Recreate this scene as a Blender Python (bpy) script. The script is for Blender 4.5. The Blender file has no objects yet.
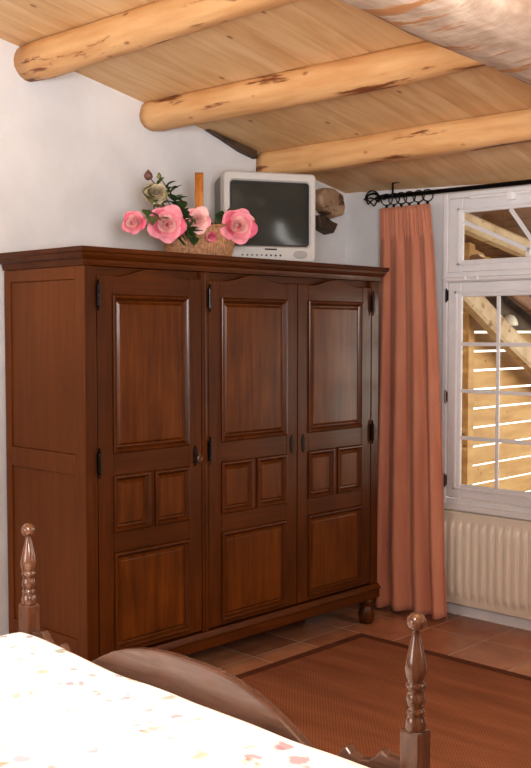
import bpy, bmesh, math, random
from mathutils import Vector, Matrix, noise
random.seed(7)
S = bpy.context.scene
C = S.collection
S.view_settings.view_transform = 'Standard'
S.view_settings.look = 'Medium High Contrast'
S.view_settings.exposure = 0.0
PI = math.pi

# ------------------------------------------------------------------ materials
def new_mat(name):
    m = bpy.data.materials.new(name); m.use_nodes = True
    nt = m.node_tree
    b = nt.nodes['Principled BSDF']
    return m, nt, b
def N(nt, t, **kw):
    n = nt.nodes.new(t)
    for k, v in kw.items():
        if k.startswith('i_'):
            key = k[2:]
            n.inputs[int(key) if key.isdigit() else key].default_value = v
        else: setattr(n, k, v)
    return n
def L(nt, a, b): nt.links.new(a, b)
def ramp(nt, stops, fac=None, interp='LINEAR'):
    r = nt.nodes.new('ShaderNodeValToRGB'); r.color_ramp.interpolation = interp
    e = r.color_ramp.elements
    while len(e) < len(stops): e.new(0.5)
    for el, (p, c) in zip(e, stops): el.position = p; el.color = (c[0], c[1], c[2], 1)
    if fac is not None: L(nt, fac, r.inputs[0])
    return r
def s2l(r, g, b):
    f = lambda v: ((v/255)/12.92 if v/255 <= .04045 else ((v/255+.055)/1.055)**2.4)
    return (f(r), f(g), f(b))
def coords(nt, scale=(1, 1, 1), loc=(0, 0, 0), rot=(0, 0, 0), kind='Object'):
    t = N(nt, 'ShaderNodeTexCoord'); mp = N(nt, 'ShaderNodeMapping')
    mp.inputs['Scale'].default_value = scale; mp.inputs['Location'].default_value = loc; mp.inputs['Rotation'].default_value = rot
    L(nt, t.outputs[kind], mp.inputs[0]); return mp.outputs[0]
def mathn(nt, op, a, b=None, c=None):
    n = N(nt, 'ShaderNodeMath', operation=op)
    for i, v in enumerate((a, b, c)):
        if v is None: continue
        if isinstance(v, (int, float)): n.inputs[i].default_value = v
        else: L(nt, v, n.inputs[i])
    return n.outputs[0]
def mixc(nt, fac, a, b, mode='MIX'):
    n = N(nt, 'ShaderNodeMix', data_type='RGBA', blend_type=mode)
    for i, v in ((0, fac), (6, a), (7, b)):
        if isinstance(v, (int, float)): n.inputs[i].default_value = v
        elif isinstance(v, tuple): n.inputs[i].default_value = (v[0], v[1], v[2], 1)
        else: L(nt, v, n.inputs[i])
    return n.outputs[2]
def bump(nt, b, h, strength=.3, dist=.01):
    n = N(nt, 'ShaderNodeBump'); n.inputs['Strength'].default_value = strength; n.inputs['Distance'].default_value = dist
    L(nt, h, n.inputs['Height']); L(nt, n.outputs[0], b.inputs['Normal'])

def plain(name, col, rough=.5, metal=0., spec=.5, noise_amt=.06, nscale=12., bmp=0.):
    m, nt, b = new_mat(name)
    co = coords(nt)
    n = N(nt, 'ShaderNodeTexNoise'); n.inputs['Scale'].default_value = nscale; n.inputs['Detail'].default_value = 4; L(nt, co, n.inputs[0])
    d = tuple(max(0, c*(1-noise_amt*2)) for c in col); u = tuple(min(1, c*(1+noise_amt*2)) for c in col)
    r = ramp(nt, [(.3, d), (.7, u)], n.outputs[0]); L(nt, r.outputs[0], b.inputs['Base Color'])
    b.inputs['Roughness'].default_value = rough; b.inputs['Metallic'].default_value = metal
    b.inputs['Specular IOR Level'].default_value = spec
    if bmp: bump(nt, b, n.outputs[0], bmp, .004)
    return m
def wood(name, dark, mid, light, scale, rough=.34, coat=.09, bmp=.04, figure=1.0, spec=.2, crough=.14):
    """polished timber with the grain running along the axis of the smallest scale"""
    m, nt, b = new_mat(name)
    co = coords(nt, scale)
    n1 = N(nt, 'ShaderNodeTexNoise'); n1.inputs['Scale'].default_value = 1; n1.inputs['Detail'].default_value = 6; n1.inputs['Roughness'].default_value = .62; n1.inputs['Distortion'].default_value = .6
    L(nt, co, n1.inputs[0])
    co2 = coords(nt, (1.6, 1.6, 1.1))
    n2 = N(nt, 'ShaderNodeTexNoise'); n2.inputs['Scale'].default_value = 2.2*figure; n2.inputs['Detail'].default_value = 3; L(nt, co2, n2.inputs[0])
    s = mathn(nt, 'ADD', mathn(nt, 'MULTIPLY', n1.outputs[0], .62), mathn(nt, 'MULTIPLY', n2.outputs[0], .38))
    r = ramp(nt, [(.33, dark), (.5, mid), (.66, light)], s); L(nt, r.outputs[0], b.inputs['Base Color'])
    b.inputs['Specular IOR Level'].default_value = spec; b.inputs['Roughness'].default_value = rough; b.inputs['Coat Weight'].default_value = coat; b.inputs['Coat Roughness'].default_value = crough
    bump(nt, b, n1.outputs[0], bmp, .003)
    return m
M = {}
wd, wm, wl = s2l(66, 31, 5), s2l(80, 40, 8), s2l(94, 49, 12)
M['wood_z'] = wood('cherry_grain_upright', wd, wm, wl, (55, 55, 3.0))
M['wood_y'] = wood('cherry_grain_across', wd, wm, wl, (55, 3.0, 55))
M['wood_x'] = wood('cherry_grain_deep', wd, wm, wl, (3.0, 55, 55))
M['wood_side_lit'] = wood('cherry_side_lit', s2l(98, 52, 15), s2l(108, 59, 19), s2l(118, 66, 23), (40, 40, 2.0), figure=.8)  # same cherry, with the brighter light on the sides put into its colour
M['wood_panel'] = wood('cherry_panel', s2l(72, 36, 6), s2l(93, 48, 9), s2l(112, 61, 14), (30, 30, 2.0), figure=1.6)
M['bed_wood'] = wood('bed_wood', s2l(76, 46, 30), s2l(102, 66, 46), s2l(124, 84, 62), (40, 40, 6), rough=.2, coat=.7, spec=.5, crough=.08)
M['bed_wood_x'] = wood('bed_wood_long', s2l(80, 54, 43), s2l(100, 71, 58), s2l(120, 88, 74), (4, 40, 40), rough=.2, coat=.7, spec=.5, crough=.08)

# ceiling boards: pine planks running down the slope, tinted one by one
def ceiling_mat():
    m, nt, b = new_mat('pine_boards')
    t = N(nt, 'ShaderNodeTexCoord'); sp = N(nt, 'ShaderNodeSeparateXYZ'); L(nt, t.outputs['Object'], sp.inputs[0])
    q = mathn(nt, 'DIVIDE', sp.outputs[0], .155)
    idx = mathn(nt, 'FLOOR', q); fr = mathn(nt, 'FRACT', q)
    wn = N(nt, 'ShaderNodeTexWhiteNoise', noise_dimensions='1D'); L(nt, idx, wn.inputs['W'])
    co = coords(nt, (12, .9, 12))
    off = N(nt, 'ShaderNodeVectorMath', operation='ADD'); L(nt, co, off.inputs[0]); L(nt, wn.outputs['Color'], off.inputs[1])
    sc = N(nt, 'ShaderNodeVectorMath', operation='SCALE'); L(nt, wn.outputs['Color'], sc.inputs[0]); sc.inputs['Scale'].default_value = 30; L(nt, sc.outputs[0], off.inputs[1])
    n = N(nt, 'ShaderNodeTexNoise'); n.inputs['Scale'].default_value = 1; n.inputs['Detail'].default_value = 5; n.inputs['Distortion'].default_value = .8; L(nt, off.outputs[0], n.inputs[0])
    r = ramp(nt, [(.3, s2l(212, 170, 122)), (.5, s2l(224, 188, 140)), (.7, s2l(232, 200, 156))], n.outputs[0])
    tint = mixc(nt, mathn(nt, 'MULTIPLY', wn.outputs['Value'], .3), r.outputs[0], s2l(196, 140, 88))
    v = N(nt, 'ShaderNodeTexVoronoi', feature='F1'); v.inputs['Scale'].default_value = 1.0
    L(nt, coords(nt, (6, 3.4, 5)), v.inputs[0])
    kn = ramp(nt, [(.035, (1, 1, 1)), (.08, (0, 0, 0))], v.outputs['Distance'])
    c2 = mixc(nt, mathn(nt, 'MULTIPLY', kn.outputs[0], .7), tint, s2l(120, 66, 34))
    seam = mathn(nt, 'LESS_THAN', mathn(nt, 'ABSOLUTE', mathn(nt, 'SUBTRACT', fr, .5)), .485)
    c3 = mixc(nt, seam, mixc(nt, .18, c2, s2l(120, 72, 40)), c2)
    L(nt, c3, b.inputs['Base Color']); b.inputs['Roughness'].default_value = .55
    bump(nt, b, seam, .4, .004)
    return m
M['ceiling'] = ceiling_mat()
def log_mat(name, light, mid, bark, cov, gs=(3, 22, 22)):
    m, nt, b = new_mat(name)
    n1 = N(nt, 'ShaderNodeTexNoise'); n1.inputs['Scale'].default_value = 1; n1.inputs['Detail'].default_value = 6; L(nt, coords(nt, gs), n1.inputs[0])
    base = ramp(nt, [(.3, mid), (.62, light)], n1.outputs[0])
    n2 = N(nt, 'ShaderNodeTexNoise'); n2.inputs['Scale'].default_value = 1; n2.inputs['Detail'].default_value = 5; n2.inputs['Roughness'].default_value = .65; L(nt, coords(nt, (1.6, 10, 10), (3.1, 0, 0)), n2.inputs[0])
    mask = ramp(nt, [(1-cov, (0, 0, 0)), (1-cov+.05, (1, 1, 1))], n2.outputs[0])
    v = N(nt, 'ShaderNodeTexVoronoi'); v.inputs['Scale'].default_value = 1; L(nt, coords(nt, (5, 9, 9)), v.inputs[0])
    kn = ramp(nt, [(.05, (1, 1, 1)), (.12, (0, 0, 0))], v.outputs['Distance'])
    c = mixc(nt, mask.outputs[0], base.outputs[0], bark)
    c = mixc(nt, mathn(nt, 'MULTIPLY', kn.outputs[0], .75), c, bark)
    L(nt, c, b.inputs['Base Color']); b.inputs['Roughness'].default_value = .6
    bump(nt, b, n2.outputs[0], .35, .02)
    return m
M['purlin'] = log_mat('peeled_pine', s2l(224, 178, 126), s2l(206, 154, 102), s2l(132, 80, 46), .435)
M['tie'] = log_mat('weathered_beam', s2l(186, 164, 144), s2l(152, 128, 108), s2l(160, 112, 72), .44, (16, 7, 16))
M['old_wood'] = log_mat('grey_old_timber', s2l(186, 156, 128), s2l(150, 118, 92), s2l(100, 72, 54), .4, (8, 8, 14))
M['dark_timber_gap'] = log_mat('dark_old_timber_gap', s2l(92, 74, 58), s2l(66, 50, 40), s2l(46, 32, 24), .4, (8, 8, 14))  # dark old timber; also colours the panel in the shaded barn opening
M['barn_board'] = log_mat('barn_boards', s2l(206, 168, 114), s2l(184, 140, 90), s2l(128, 78, 34), .26, (14, 2, 14))
M['barn_roof'] = log_mat('barn_roof', s2l(150, 112, 84), s2l(112, 82, 64), s2l(80, 54, 44), .4, (10, 2, 10))
M['barn_brace'] = log_mat('barn_brace', s2l(206, 182, 150), s2l(180, 150, 118), s2l(150, 114, 80), .4, (6, 6, 6))

def plaster(name, a, bcol):
    m, nt, b = new_mat(name)
    n = N(nt, 'ShaderNodeTexNoise'); n.inputs['Scale'].default_value = 3.5; n.inputs['Detail'].default_value = 6; L(nt, coords(nt), n.inputs[0])
    r = ramp(nt, [(.35, a), (.65, bcol)], n.outputs[0]); L(nt, r.outputs[0], b.inputs['Base Color'])
    b.inputs['Roughness'].default_value = .85
    n2 = N(nt, 'ShaderNodeTexNoise'); n2.inputs['Scale'].default_value = 9; n2.inputs['Detail'].default_value = 5; L(nt, coords(nt), n2.inputs[0])
    bump(nt, b, n2.outputs[0], .22, .02)
    return m
M['plaster'] = plaster('white_plaster', s2l(217, 215, 214), s2l(226, 224, 223))

def tile_mat():
    m, nt, b = new_mat('terracotta_tiles')
    t = N(nt, 'ShaderNodeTexCoord'); sp = N(nt, 'ShaderNodeSeparateXYZ'); L(nt, t.outputs['Object'], sp.inputs[0])
    P = .3565
    qx = mathn(nt, 'DIVIDE', mathn(nt, 'ADD', sp.outputs[0], 3.695+P*40), P); qy = mathn(nt, 'DIVIDE', mathn(nt, 'SUBTRACT', sp.outputs[1], 3.767-P*40), P)
    def edge(q): return mathn(nt, 'GREATER_THAN', mathn(nt, 'ABSOLUTE', mathn(nt, 'SUBTRACT', mathn(nt, 'FRACT', q), .5)), .487)
    g = mathn(nt, 'MAXIMUM', edge(qx), edge(qy))
    cb = N(nt, 'ShaderNodeCombineXYZ'); L(nt, mathn(nt, 'FLOOR', qx), cb.inputs[0]); L(nt, mathn(nt, 'FLOOR', qy), cb.inputs[1])
    wn = N(nt, 'ShaderNodeTexWhiteNoise'); L(nt, cb.outputs[0], wn.inputs['Vector'])
    n = N(nt, 'ShaderNodeTexNoise'); n.inputs['Scale'].default_value = 6; n.inputs['Detail'].default_value = 6; L(nt, coords(nt), n.inputs[0])
    f = mathn(nt, 'ADD', mathn(nt, 'MULTIPLY', n.outputs[0], .7), mathn(nt, 'MULTIPLY', wn.outputs['Value'], .3))
    r = ramp(nt, [(.3, s2l(150, 96, 68)), (.5, s2l(172, 114, 82)), (.75, s2l(188, 132, 98))], f)
    c = mixc(nt, g, r.outputs[0], s2l(164, 132, 112))
    L(nt, c, b.inputs['Base Color'])
    rr = ramp(nt, [(0, (.26, .26, .26)), (1, (.7, .7, .7))], g); L(nt, rr.outputs[0], b.inputs['Roughness'])
    b.inputs['Specular IOR Level'].default_value = .5
    bump(nt, b, mathn(nt, 'SUBTRACT', 1.0, g), .25, .003)
    return m
M['tile'] = tile_mat()
def rug_mat(border):
    m, nt, b = new_mat('rug_border_weave' if border else 'rug_weave')
    t = N(nt, 'ShaderNodeTexCoord'); sp = N(nt, 'ShaderNodeSeparateXYZ'); L(nt, t.outputs['Object'], sp.inputs[0])
    wy = mathn(nt, 'SINE', mathn(nt, 'MULTIPLY', sp.outputs[1], 2*PI/.019))
    wx = mathn(nt, 'SINE', mathn(nt, 'MULTIPLY', sp.outputs[0], 2*PI/.017))
    w = mathn(nt, 'MULTIPLY', wx, wy)
    n = N(nt, 'ShaderNodeTexNoise'); n.inputs['Scale'].default_value = 1; n.inputs['Detail'].default_value = 5; L(nt, coords(nt, (1.5, 9, 1)), n.inputs[0])
    f = mathn(nt, 'ADD', mathn(nt, 'MULTIPLY', w, .11), mathn(nt, 'ADD', mathn(nt, 'MULTIPLY', n.outputs[0], .5), .25))
    if border: st = [(.3, s2l(88, 50, 33)), (.7, s2l(108, 64, 43))]
    else: st = [(.3, s2l(110, 66, 44)), (.55, s2l(140, 88, 60)), (.8, s2l(166, 112, 80))]
    r = ramp(nt, st, f); L(nt, r.outputs[0], b.inputs['Base Color']); b.inputs['Roughness'].default_value = .8
    b.inputs['Specular IOR Level'].default_value = .1
    bump(nt, b, w, .3, .003)
    return m
M['rug'] = rug_mat(False); M['rug_border'] = rug_mat(True)
def cloth_mat(name, a, bcol, rough=.9, fine=260):
    m, nt, b = new_mat(name)
    n = N(nt, 'ShaderNodeTexNoise'); n.inputs['Scale'].default_value = 1; n.inputs['Detail'].default_value = 4; L(nt, coords(nt, (14, 14, 2.5)), n.inputs[0])
    r = ramp(nt, [(.3, a), (.7, bcol)], n.outputs[0]); L(nt, r.outputs[0], b.inputs['Base Color'])
    b.inputs['Roughness'].default_value = rough; b.inputs['Sheen Weight'].default_value = .12
    n2 = N(nt, 'ShaderNodeTexNoise'); n2.inputs['Scale'].default_value = fine; L(nt, coords(nt), n2.inputs[0])
    bump(nt, b, n2.outputs[0], .15, .002)
    return m
M['curtain'] = cloth_mat('terracotta_cloth', s2l(192, 126, 100), s2l(204, 142, 114))
def quilt_mat():
    m, nt, b = new_mat('floral_white_cotton')
    col = s2l(250, 248, 246)
    cur = None
    specs = [((11, 11, 11), (0, 0, 0), s2l(206, 60, 92), .12, .20, .50), ((14, 10, 14), (3.3, 1.7, 0), s2l(112, 122, 92), .12, .2, .48),
             ((10, 13, 10), (7.1, 5.2, 0), s2l(176, 132, 66), .12, .24, .46), ((17, 22, 17), (1.9, 8.8, 0), s2l(132, 122, 132), .10, .18, .5)]
    for sc, lo, c, r0, r1, th in specs:
        n = N(nt, 'ShaderNodeTexNoise'); n.inputs['Scale'].default_value = 26; n.inputs['Detail'].default_value = 3; L(nt, coords(nt), n.inputs[0])
        mp = coords(nt, sc, lo)
        ad = N(nt, 'ShaderNodeVectorMath', operation='ADD'); L(nt, mp, ad.inputs[0])
        s = N(nt, 'ShaderNodeVectorMath', operation='SCALE'); L(nt, n.outputs['Color'], s.inputs[0]); s.inputs['Scale'].default_value = .55; L(nt, s.outputs[0], ad.inputs[1])
        v = N(nt, 'ShaderNodeTexVoronoi'); v.inputs['Scale'].default_value = 1; L(nt, ad.outputs[0], v.inputs[0])
        spx = N(nt, 'ShaderNodeSeparateColor'); L(nt, v.outputs['Color'], spx.inputs[0])
        on = mathn(nt, 'LESS_THAN', spx.outputs[0], th)
        k = ramp(nt, [(r0+.09, (1, 1, 1)), (r1+.12, (0, 0, 0))], v.outputs['Distance'])
        br = ramp(nt, [(.36, (0, 0, 0)), (.50, (1, 1, 1))], n.outputs[0])
        f = mathn(nt, 'MULTIPLY', mathn(nt, 'MULTIPLY', mathn(nt, 'MULTIPLY', k.outputs[0], on), br.outputs[0]), .62)
        cur = mixc(nt, f, cur if cur is not None else col, c)
    L(nt, cur, b.inputs['Base Color']); b.inputs['Roughness'].default_value = .95; b.inputs['Specular IOR Level'].default_value = .1
    n2 = N(nt, 'ShaderNodeTexNoise'); n2.inputs['Scale'].default_value = 7; n2.inputs['Detail'].default_value = 3; L(nt, coords(nt), n2.inputs[0])
    bump(nt, b, n2.outputs[0], .3, .02)
    return m
M['quilt'] = quilt_mat()
M['white_paint'] = plain('white_paint', s2l(230, 227, 226), .45, noise_amt=.015)
M['cream'] = plain('cream_enamel', s2l(238, 226, 208), .4, noise_amt=.01)
M['skirting'] = plain('skirting_paint', s2l(246, 244, 243), .45, noise_amt=.01)
M['iron'] = plain('black_iron', s2l(24, 20, 20), .45, .6, noise_amt=.1, nscale=60)
M['hinge'] = plain('dark_iron', s2l(38, 30, 28), .3, .8, noise_amt=.1, nscale=60)
M['brass'] = plain('worn_steel', s2l(120, 100, 84), .3, .9, noise_amt=.1, nscale=60)
M['silver'] = plain('silver_plastic', s2l(196, 192, 186), .4, .05, noise_amt=.01)
M['grey_plastic'] = plain('grey_plastic', s2l(118, 114, 112), .5, noise_amt=.01)
M['speaker'] = plain('speaker_mesh', s2l(166, 160, 156), .6, noise_amt=.12, nscale=400)
M['dark_plastic'] = plain('dark_plastic', s2l(44, 42, 44), .45, noise_amt=.02)
M['screen'] = plain('tube_glass', s2l(60, 62, 58), .16, 0, 0.6, noise_amt=.02)
M['mattress'] = plain('mattress_cloth', s2l(220, 214, 204), .9)
M['basket'] = plain('wicker', s2l(170, 124, 88), .6, noise_amt=.2, nscale=60, bmp=.3)
M['handle'] = wood('willow_strip', s2l(140, 82, 34), s2l(178, 116, 58), s2l(200, 140, 80), (30, 30, 4), rough=.45, coat=.1)
M['petal'] = plain('pink_petal', s2l(224, 140, 150), .6, noise_amt=.10, nscale=25)
M['petal_deep'] = plain('deep_pink_petal', s2l(208, 96, 118), .6, noise_amt=.12, nscale=25)
M['petal_pale'] = plain('pale_pink_petal', s2l(234, 182, 176), .6, noise_amt=.08, nscale=25)
M['petal_cream'] = plain('faded_cream_petal', s2l(176, 160, 132), .7, noise_amt=.14, nscale=25)
M['leaf'] = plain('green_leaf', s2l(66, 88, 48), .5, noise_amt=.25, nscale=18)
M['leaf_olive'] = plain('olive_leaf', s2l(118, 116, 76), .55, noise_amt=.25, nscale=18)
M['stem'] = plain('stem_green', s2l(70, 76, 42), .6, noise_amt=.15)
M['bud_brown'] = plain('dried_bud', s2l(104, 74, 66), .7, noise_amt=.2, nscale=40)
M['opal'] = plain('opal_glass', s2l(240, 232, 216), .3, noise_amt=.01)
M['grass'] = plain('yard_ground', s2l(120, 104, 78), .9, noise_amt=.2, nscale=4)
def glass_mat():
    m = bpy.data.materials.new('window_glass'); m.use_nodes = True; nt = m.node_tree
    for n in list(nt.nodes): nt.nodes.remove(n)
    o = N(nt, 'ShaderNodeOutputMaterial'); mx = N(nt, 'ShaderNodeMixShader'); tr = N(nt, 'ShaderNodeBsdfTransparent'); gl = N(nt, 'ShaderNodeBsdfGlossy')
    gl.inputs['Roughness'].default_value = .02; tr.inputs[0].default_value = (.96, .97, .95, 1)
    fr = N(nt, 'ShaderNodeFresnel'); fr.inputs[0].default_value = 1.45
    L(nt, fr.outputs[0], mx.inputs[0]); L(nt, tr.outputs[0], mx.inputs[1]); L(nt, gl.outputs[0], mx.inputs[2]); L(nt, mx.outputs[0], o.inputs[0])
    return m
M['glass'] = glass_mat()

# ------------------------------------------------------------------ helpers
def obj(name, bm, mats, parent=None, smooth=False, bevel=0, loc=None, rot=None, segs=2):
    me = bpy.data.meshes.new(name)
    bmesh.ops.recalc_face_normals(bm, faces=bm.faces)
    bm.to_mesh(me); bm.free()
    if not isinstance(mats, (list, tuple)): mats = [mats]
    for mt in mats: me.materials.append(mt)
    if smooth:
        for p in me.polygons: p.use_smooth = True
    o = bpy.data.objects.new(name, me); C.objects.link(o)
    if parent: o.parent = parent
    if loc: o.location = loc
    if rot: o.rotation_euler = rot
    if bevel:
        b = o.modifiers.new('bevel', 'BEVEL'); b.width = bevel; b.segments = segs; b.limit_method = 'ANGLE'; b.angle_limit = math.radians(40)
    return o
def thing(name, label, cat, loc=(0, 0, 0), rotz=0, group=None):
    o = bpy.data.objects.new(name, None); C.objects.link(o)
    o.location = loc; o.rotation_euler = (0, 0, rotz); o.empty_display_size = .1
    return tag(o, label, cat, group)
def tag(o, label, cat, group=None):
    o['label'] = label; o['category'] = cat
    if group: o['group'] = group
    return o
def struct(o): o['kind'] = 'structure'; return o
def box(bm, x0, x1, y0, y1, z0, z1, mat=0):
    vs = [bm.verts.new((x, y, z)) for x in (x0, x1) for y in (y0, y1) for z in (z0, z1)]
    for f in ((0, 1, 3, 2), (4, 6, 7, 5), (0, 4, 5, 1), (2, 3, 7, 6), (0, 2, 6, 4), (1, 5, 7, 3)):
        fc = bm.faces.new([vs[i] for i in f]); fc.material_index = mat
def prism(bm, pts, axis, a, b, mat=0):
    """extrude a 2D outline along an axis (0,1,2) from a to b"""
    def P(p, t):
        q = list(p); q.insert(axis, t); return q
    va = [bm.verts.new(P(p, a)) for p in pts]; vb = [bm.verts.new(P(p, b)) for p in pts]
    n = len(pts)
    f = bm.faces.new(va); f.material_index = mat
    f = bm.faces.new(vb[::-1]); f.material_index = mat
    for i in range(n):
        f = bm.faces.new((va[i], va[(i+1) % n], vb[(i+1) % n], vb[i])); f.material_index = mat
def lathe(bm, prof, segs=24, loc=(0, 0, 0), mat=0, sx=1, sy=1):
    rings = []
    for r, z in prof:
        rings.append([bm.verts.new((loc[0]+sx*max(r, .0004)*math.cos(2*PI*i/segs), loc[1]+sy*max(r, .0004)*math.sin(2*PI*i/segs), loc[2]+z)) for i in range(segs)])
    for a, b in zip(rings, rings[1:]):
        for i in range(segs):
            f = bm.faces.new((a[i], a[(i+1) % segs], b[(i+1) % segs], b[i])); f.material_index = mat
    bm.faces.new(rings[0]).material_index = mat; bm.faces.new(rings[-1][::-1]).material_index = mat
def tube(bm, pts, rad, segs=8, closed=False, mat=0, caps=True):
    pts = [Vector(p) for p in pts]; n = len(pts)
    R = rad if isinstance(rad, (list, tuple)) else [rad]*n
    rings = []; prev = None
    for i, p in enumerate(pts):
        if closed: t = pts[(i+1) % n]-pts[i-1]
        else: t = pts[min(i+1, n-1)]-pts[max(i-1, 0)]
        t.normalize()
        if prev is None:
            ref = Vector((0, 0, 1)) if abs(t.z) < .9 else Vector((1, 0, 0))
            u = t.cross(ref).normalized()
        else: u = (prev-t*prev.dot(t)).normalized()
        prev = u; w = t.cross(u)
        rings.append([bm.verts.new(p+(u*math.cos(2*PI*k/segs)+w*math.sin(2*PI*k/segs))*R[i]) for k in range(segs)])
    prs = list(zip(rings, rings[1:]+([rings[0]] if closed else [])))
    for a, b in prs:
        for k in range(segs):
            f = bm.faces.new((a[k], a[(k+1) % segs], b[(k+1) % segs], b[k])); f.material_index = mat
    if not closed and caps:
        bm.faces.new(rings[0]).material_index = mat; bm.faces.new(rings[-1][::-1]).material_index = mat
def grid(bm, fn, nu, nv, mat=0, closed_u=False):
    vs = [[bm.verts.new(fn(i/nu, j/nv)) for j in range(nv+1)] for i in range(nu+(0 if closed_u else 1))]
    m_ = len(vs)
    for i in range(nu):
        for j in range(nv):
            f = bm.faces.new((vs[i][j], vs[(i+1) % m_][j], vs[(i+1) % m_][j+1], vs[i][j+1])); f.material_index = mat
    return vs
def B(): return bmesh.new()

# ------------------------------------------------------------------ room
XL, YW = -4.27, 5.20           # faces of the left wall and of the window wall
XR, YN = 2.2, -2.4
SL = -.187
def cz(y): return 3.053+SL*(y-2.666)
bm = B(); box(bm, XL-.25, XR+.25, YN-.25, YW+.25, -.12, 0); struct(obj('floor', bm, M['tile']))
def sag(x, y):                  # the old boards sag a little above the window
    return .05*min(1, max(0, (x-XL)/1.2))*min(1, max(0, (y-4.55)/.6))
bm = B()
for dz in (0, .06): grid(bm, lambda u, v, dz=dz: (XL-.25+(XR-XL+.5)*u, YN-.25+(YW-YN+.5)*v, cz(YN-.25+(YW-YN+.5)*v)-sag(XL-.25+(XR-XL+.5)*u, YN-.25+(YW-YN+.5)*v)+dz), 40, 60)
struct(obj('ceiling', bm, M['ceiling']))
bm = B(); prism(bm, [(YN-.25, 0), (YW+.25, 0), (YW+.25, cz(YW+.25)), (YN-.25, cz(YN-.25))], 0, XL-.25, XL); struct(obj('wall_left', bm, M['plaster']))
bm = B(); prism(bm, [(YN-.25, 0), (YW+.25, 0), (YW+.25, cz(YW+.25)), (YN-.25, cz(YN-.25))], 0, XR, XR+.25); struct(obj('wall_right', bm, M['plaster']))
bm = B(); box(bm, XL, XR, YN-.25, YN, 0, cz(YN)); struct(obj('wall_near', bm, M['plaster']))
WX0, WX1, WZ0, WZ1 = -3.50, -2.20, .655, 2.50
zt = cz(YW)+.01
bm = B()
box(bm, XL, WX0, YW, YW+.10, 0, zt); box(bm, WX1, XR, YW, YW+.10, 0, zt)
box(bm, WX0, WX1, YW, YW+.10, 0, WZ0); box(bm, WX0, WX1, YW, YW+.10, WZ1, zt)
struct(obj('wall_far', bm, M['plaster']))
bm = B(); prism(bm, [(YW, 0), (YW-.022, 0), (YW-.022, .055), (YW-.012, .068), (YW, .068)], 0, XL+.03, XR)
struct(obj('baseboard_far', bm, M['skirting']))

# ------------------------------------------------------------------ window
win = bpy.data.objects.new('window_1', None); C.objects.link(win); win.location = ((WX0+WX1)/2, YW, WZ0); struct(win)
def wobj(name, bm, mat, par=None, **k):
    o = obj(name, bm, mat, None, **k); o.parent = par or win
    if par is None: o.location = -win.location
    return o
yf = YW-.03                     # face of the frame
XC = -2.85                      # centre line of the window
bm = B()                        # outer frame with its stepped bead
for x0, x1, z0, z1 in ((WX0, WX0+.035, WZ0, WZ1), (WX1-.035, WX1, WZ0, WZ1), (WX0+.035, WX1-.035, WZ1-.035, WZ1), (WX0+.035, WX1-.035, WZ0, WZ0+.04)):
    box(bm, x0, x1, yf, YW+.03, z0, z1)
wobj('window_frame', bm, M['white_paint'], bevel=.006)
bm = B(); prism(bm, [(YW+.02, .63), (yf-.02, .63), (yf-.025, .64), (yf-.025, .664), (YW+.02, .672)], 0, WX0-.005, WX1+.02)
wobj('sill', bm, M['white_paint'], bevel=.004)
bm = B(); box(bm, WX0+.035, WX1-.035, yf-.004, YW+.03, 1.975, 2.035); prism(bm, [(yf-.004, 1.975), (yf-.022, 1.985), (yf-.022, 2.0), (yf-.004, 2.008)], 0, WX0+.035, WX1-.035)
wobj('transom', bm, M['white_paint'], bevel=.004)
# fanlight
FX0, FX1, FZ0, FZ1 = WX0+.035, WX1-.035, 2.035, WZ1-.035
gx0, gx1, gz0, gz1 = -3.364, 2*XC+3.364, 2.105, 2.378
bm = B()
box(bm, FX0, gx0, yf+.004, yf+.026, FZ0, FZ1); box(bm, gx1, FX1, yf+.004, yf+.026, FZ0, FZ1)
box(bm, gx0, gx1, yf+.004, yf+.026, FZ0, gz0); box(bm, gx0, gx1, yf+.004, yf+.026, gz1, FZ1)
fan = wobj('fanlight_sash', bm, M['white_paint'], bevel=.008, segs=3)
bm = B()                        # raised bead round the fanlight glass
for a, (x0, x1, z0, z1) in enumerate(((gx0-.035, gx0-.018, gz0-.03, gz1+.03), (gx0-.035, gx1+.035, gz1+.016, gz1+.03), (gx0-.035, gx1+.035, gz0-.03, gz0-.016))):
    box(bm, x0, x1, yf-.006, yf+.006, z0, z1)
wobj('bead', bm, M['white_paint'], fan, bevel=.003)
def bar(bm, p, q, w, y0, y1):
    p, q = Vector((p[0], p[1])), Vector((q[0], q[1])); d = (q-p).normalized(); n = Vector((-d.y, d.x))*w/2
    prism(bm, [tuple(p+n), tuple(q+n), tuple(q-n), tuple(p-n)], 1, y0, y1)
bm = B()
hub = (XC, gz0)
for ang in (23.5, 53, 90, 127, 156.5):
    a = math.radians(ang); c_, s_ = math.cos(a), math.sin(a)
    t1 = min((gx1-XC)/abs(c_) if abs(c_) > 1e-6 else 9, (gz1-gz0)/s_)
    bar(bm, (hub[0]+.09*c_, hub[1]+.09*s_), (hub[0]+t1*c_, hub[1]+t1*s_), .024, yf+.006, yf+.018)
arc = [(hub[0]+.105*math.cos(PI*i/16), hub[1]+.105*math.sin(PI*i/16)) for i in range(17)]
arc2 = [(hub[0]+.08*math.cos(PI*i/16), hub[1]+.08*math.sin(PI*i/16)) for i in range(17)]
for i in range(16): prism(bm, [arc[i], arc[i+1], arc2[i+1], arc2[i]], 1, yf+.006, yf+.018)
wobj('glazing_bars', bm, M['white_paint'], fan, bevel=.002)
bm = B(); box(bm, gx0-.005, gx1+.005, yf+.020, yf+.023, gz0-.005, gz1+.005); wobj('glass_pane', bm, M['glass'], fan)
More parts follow.
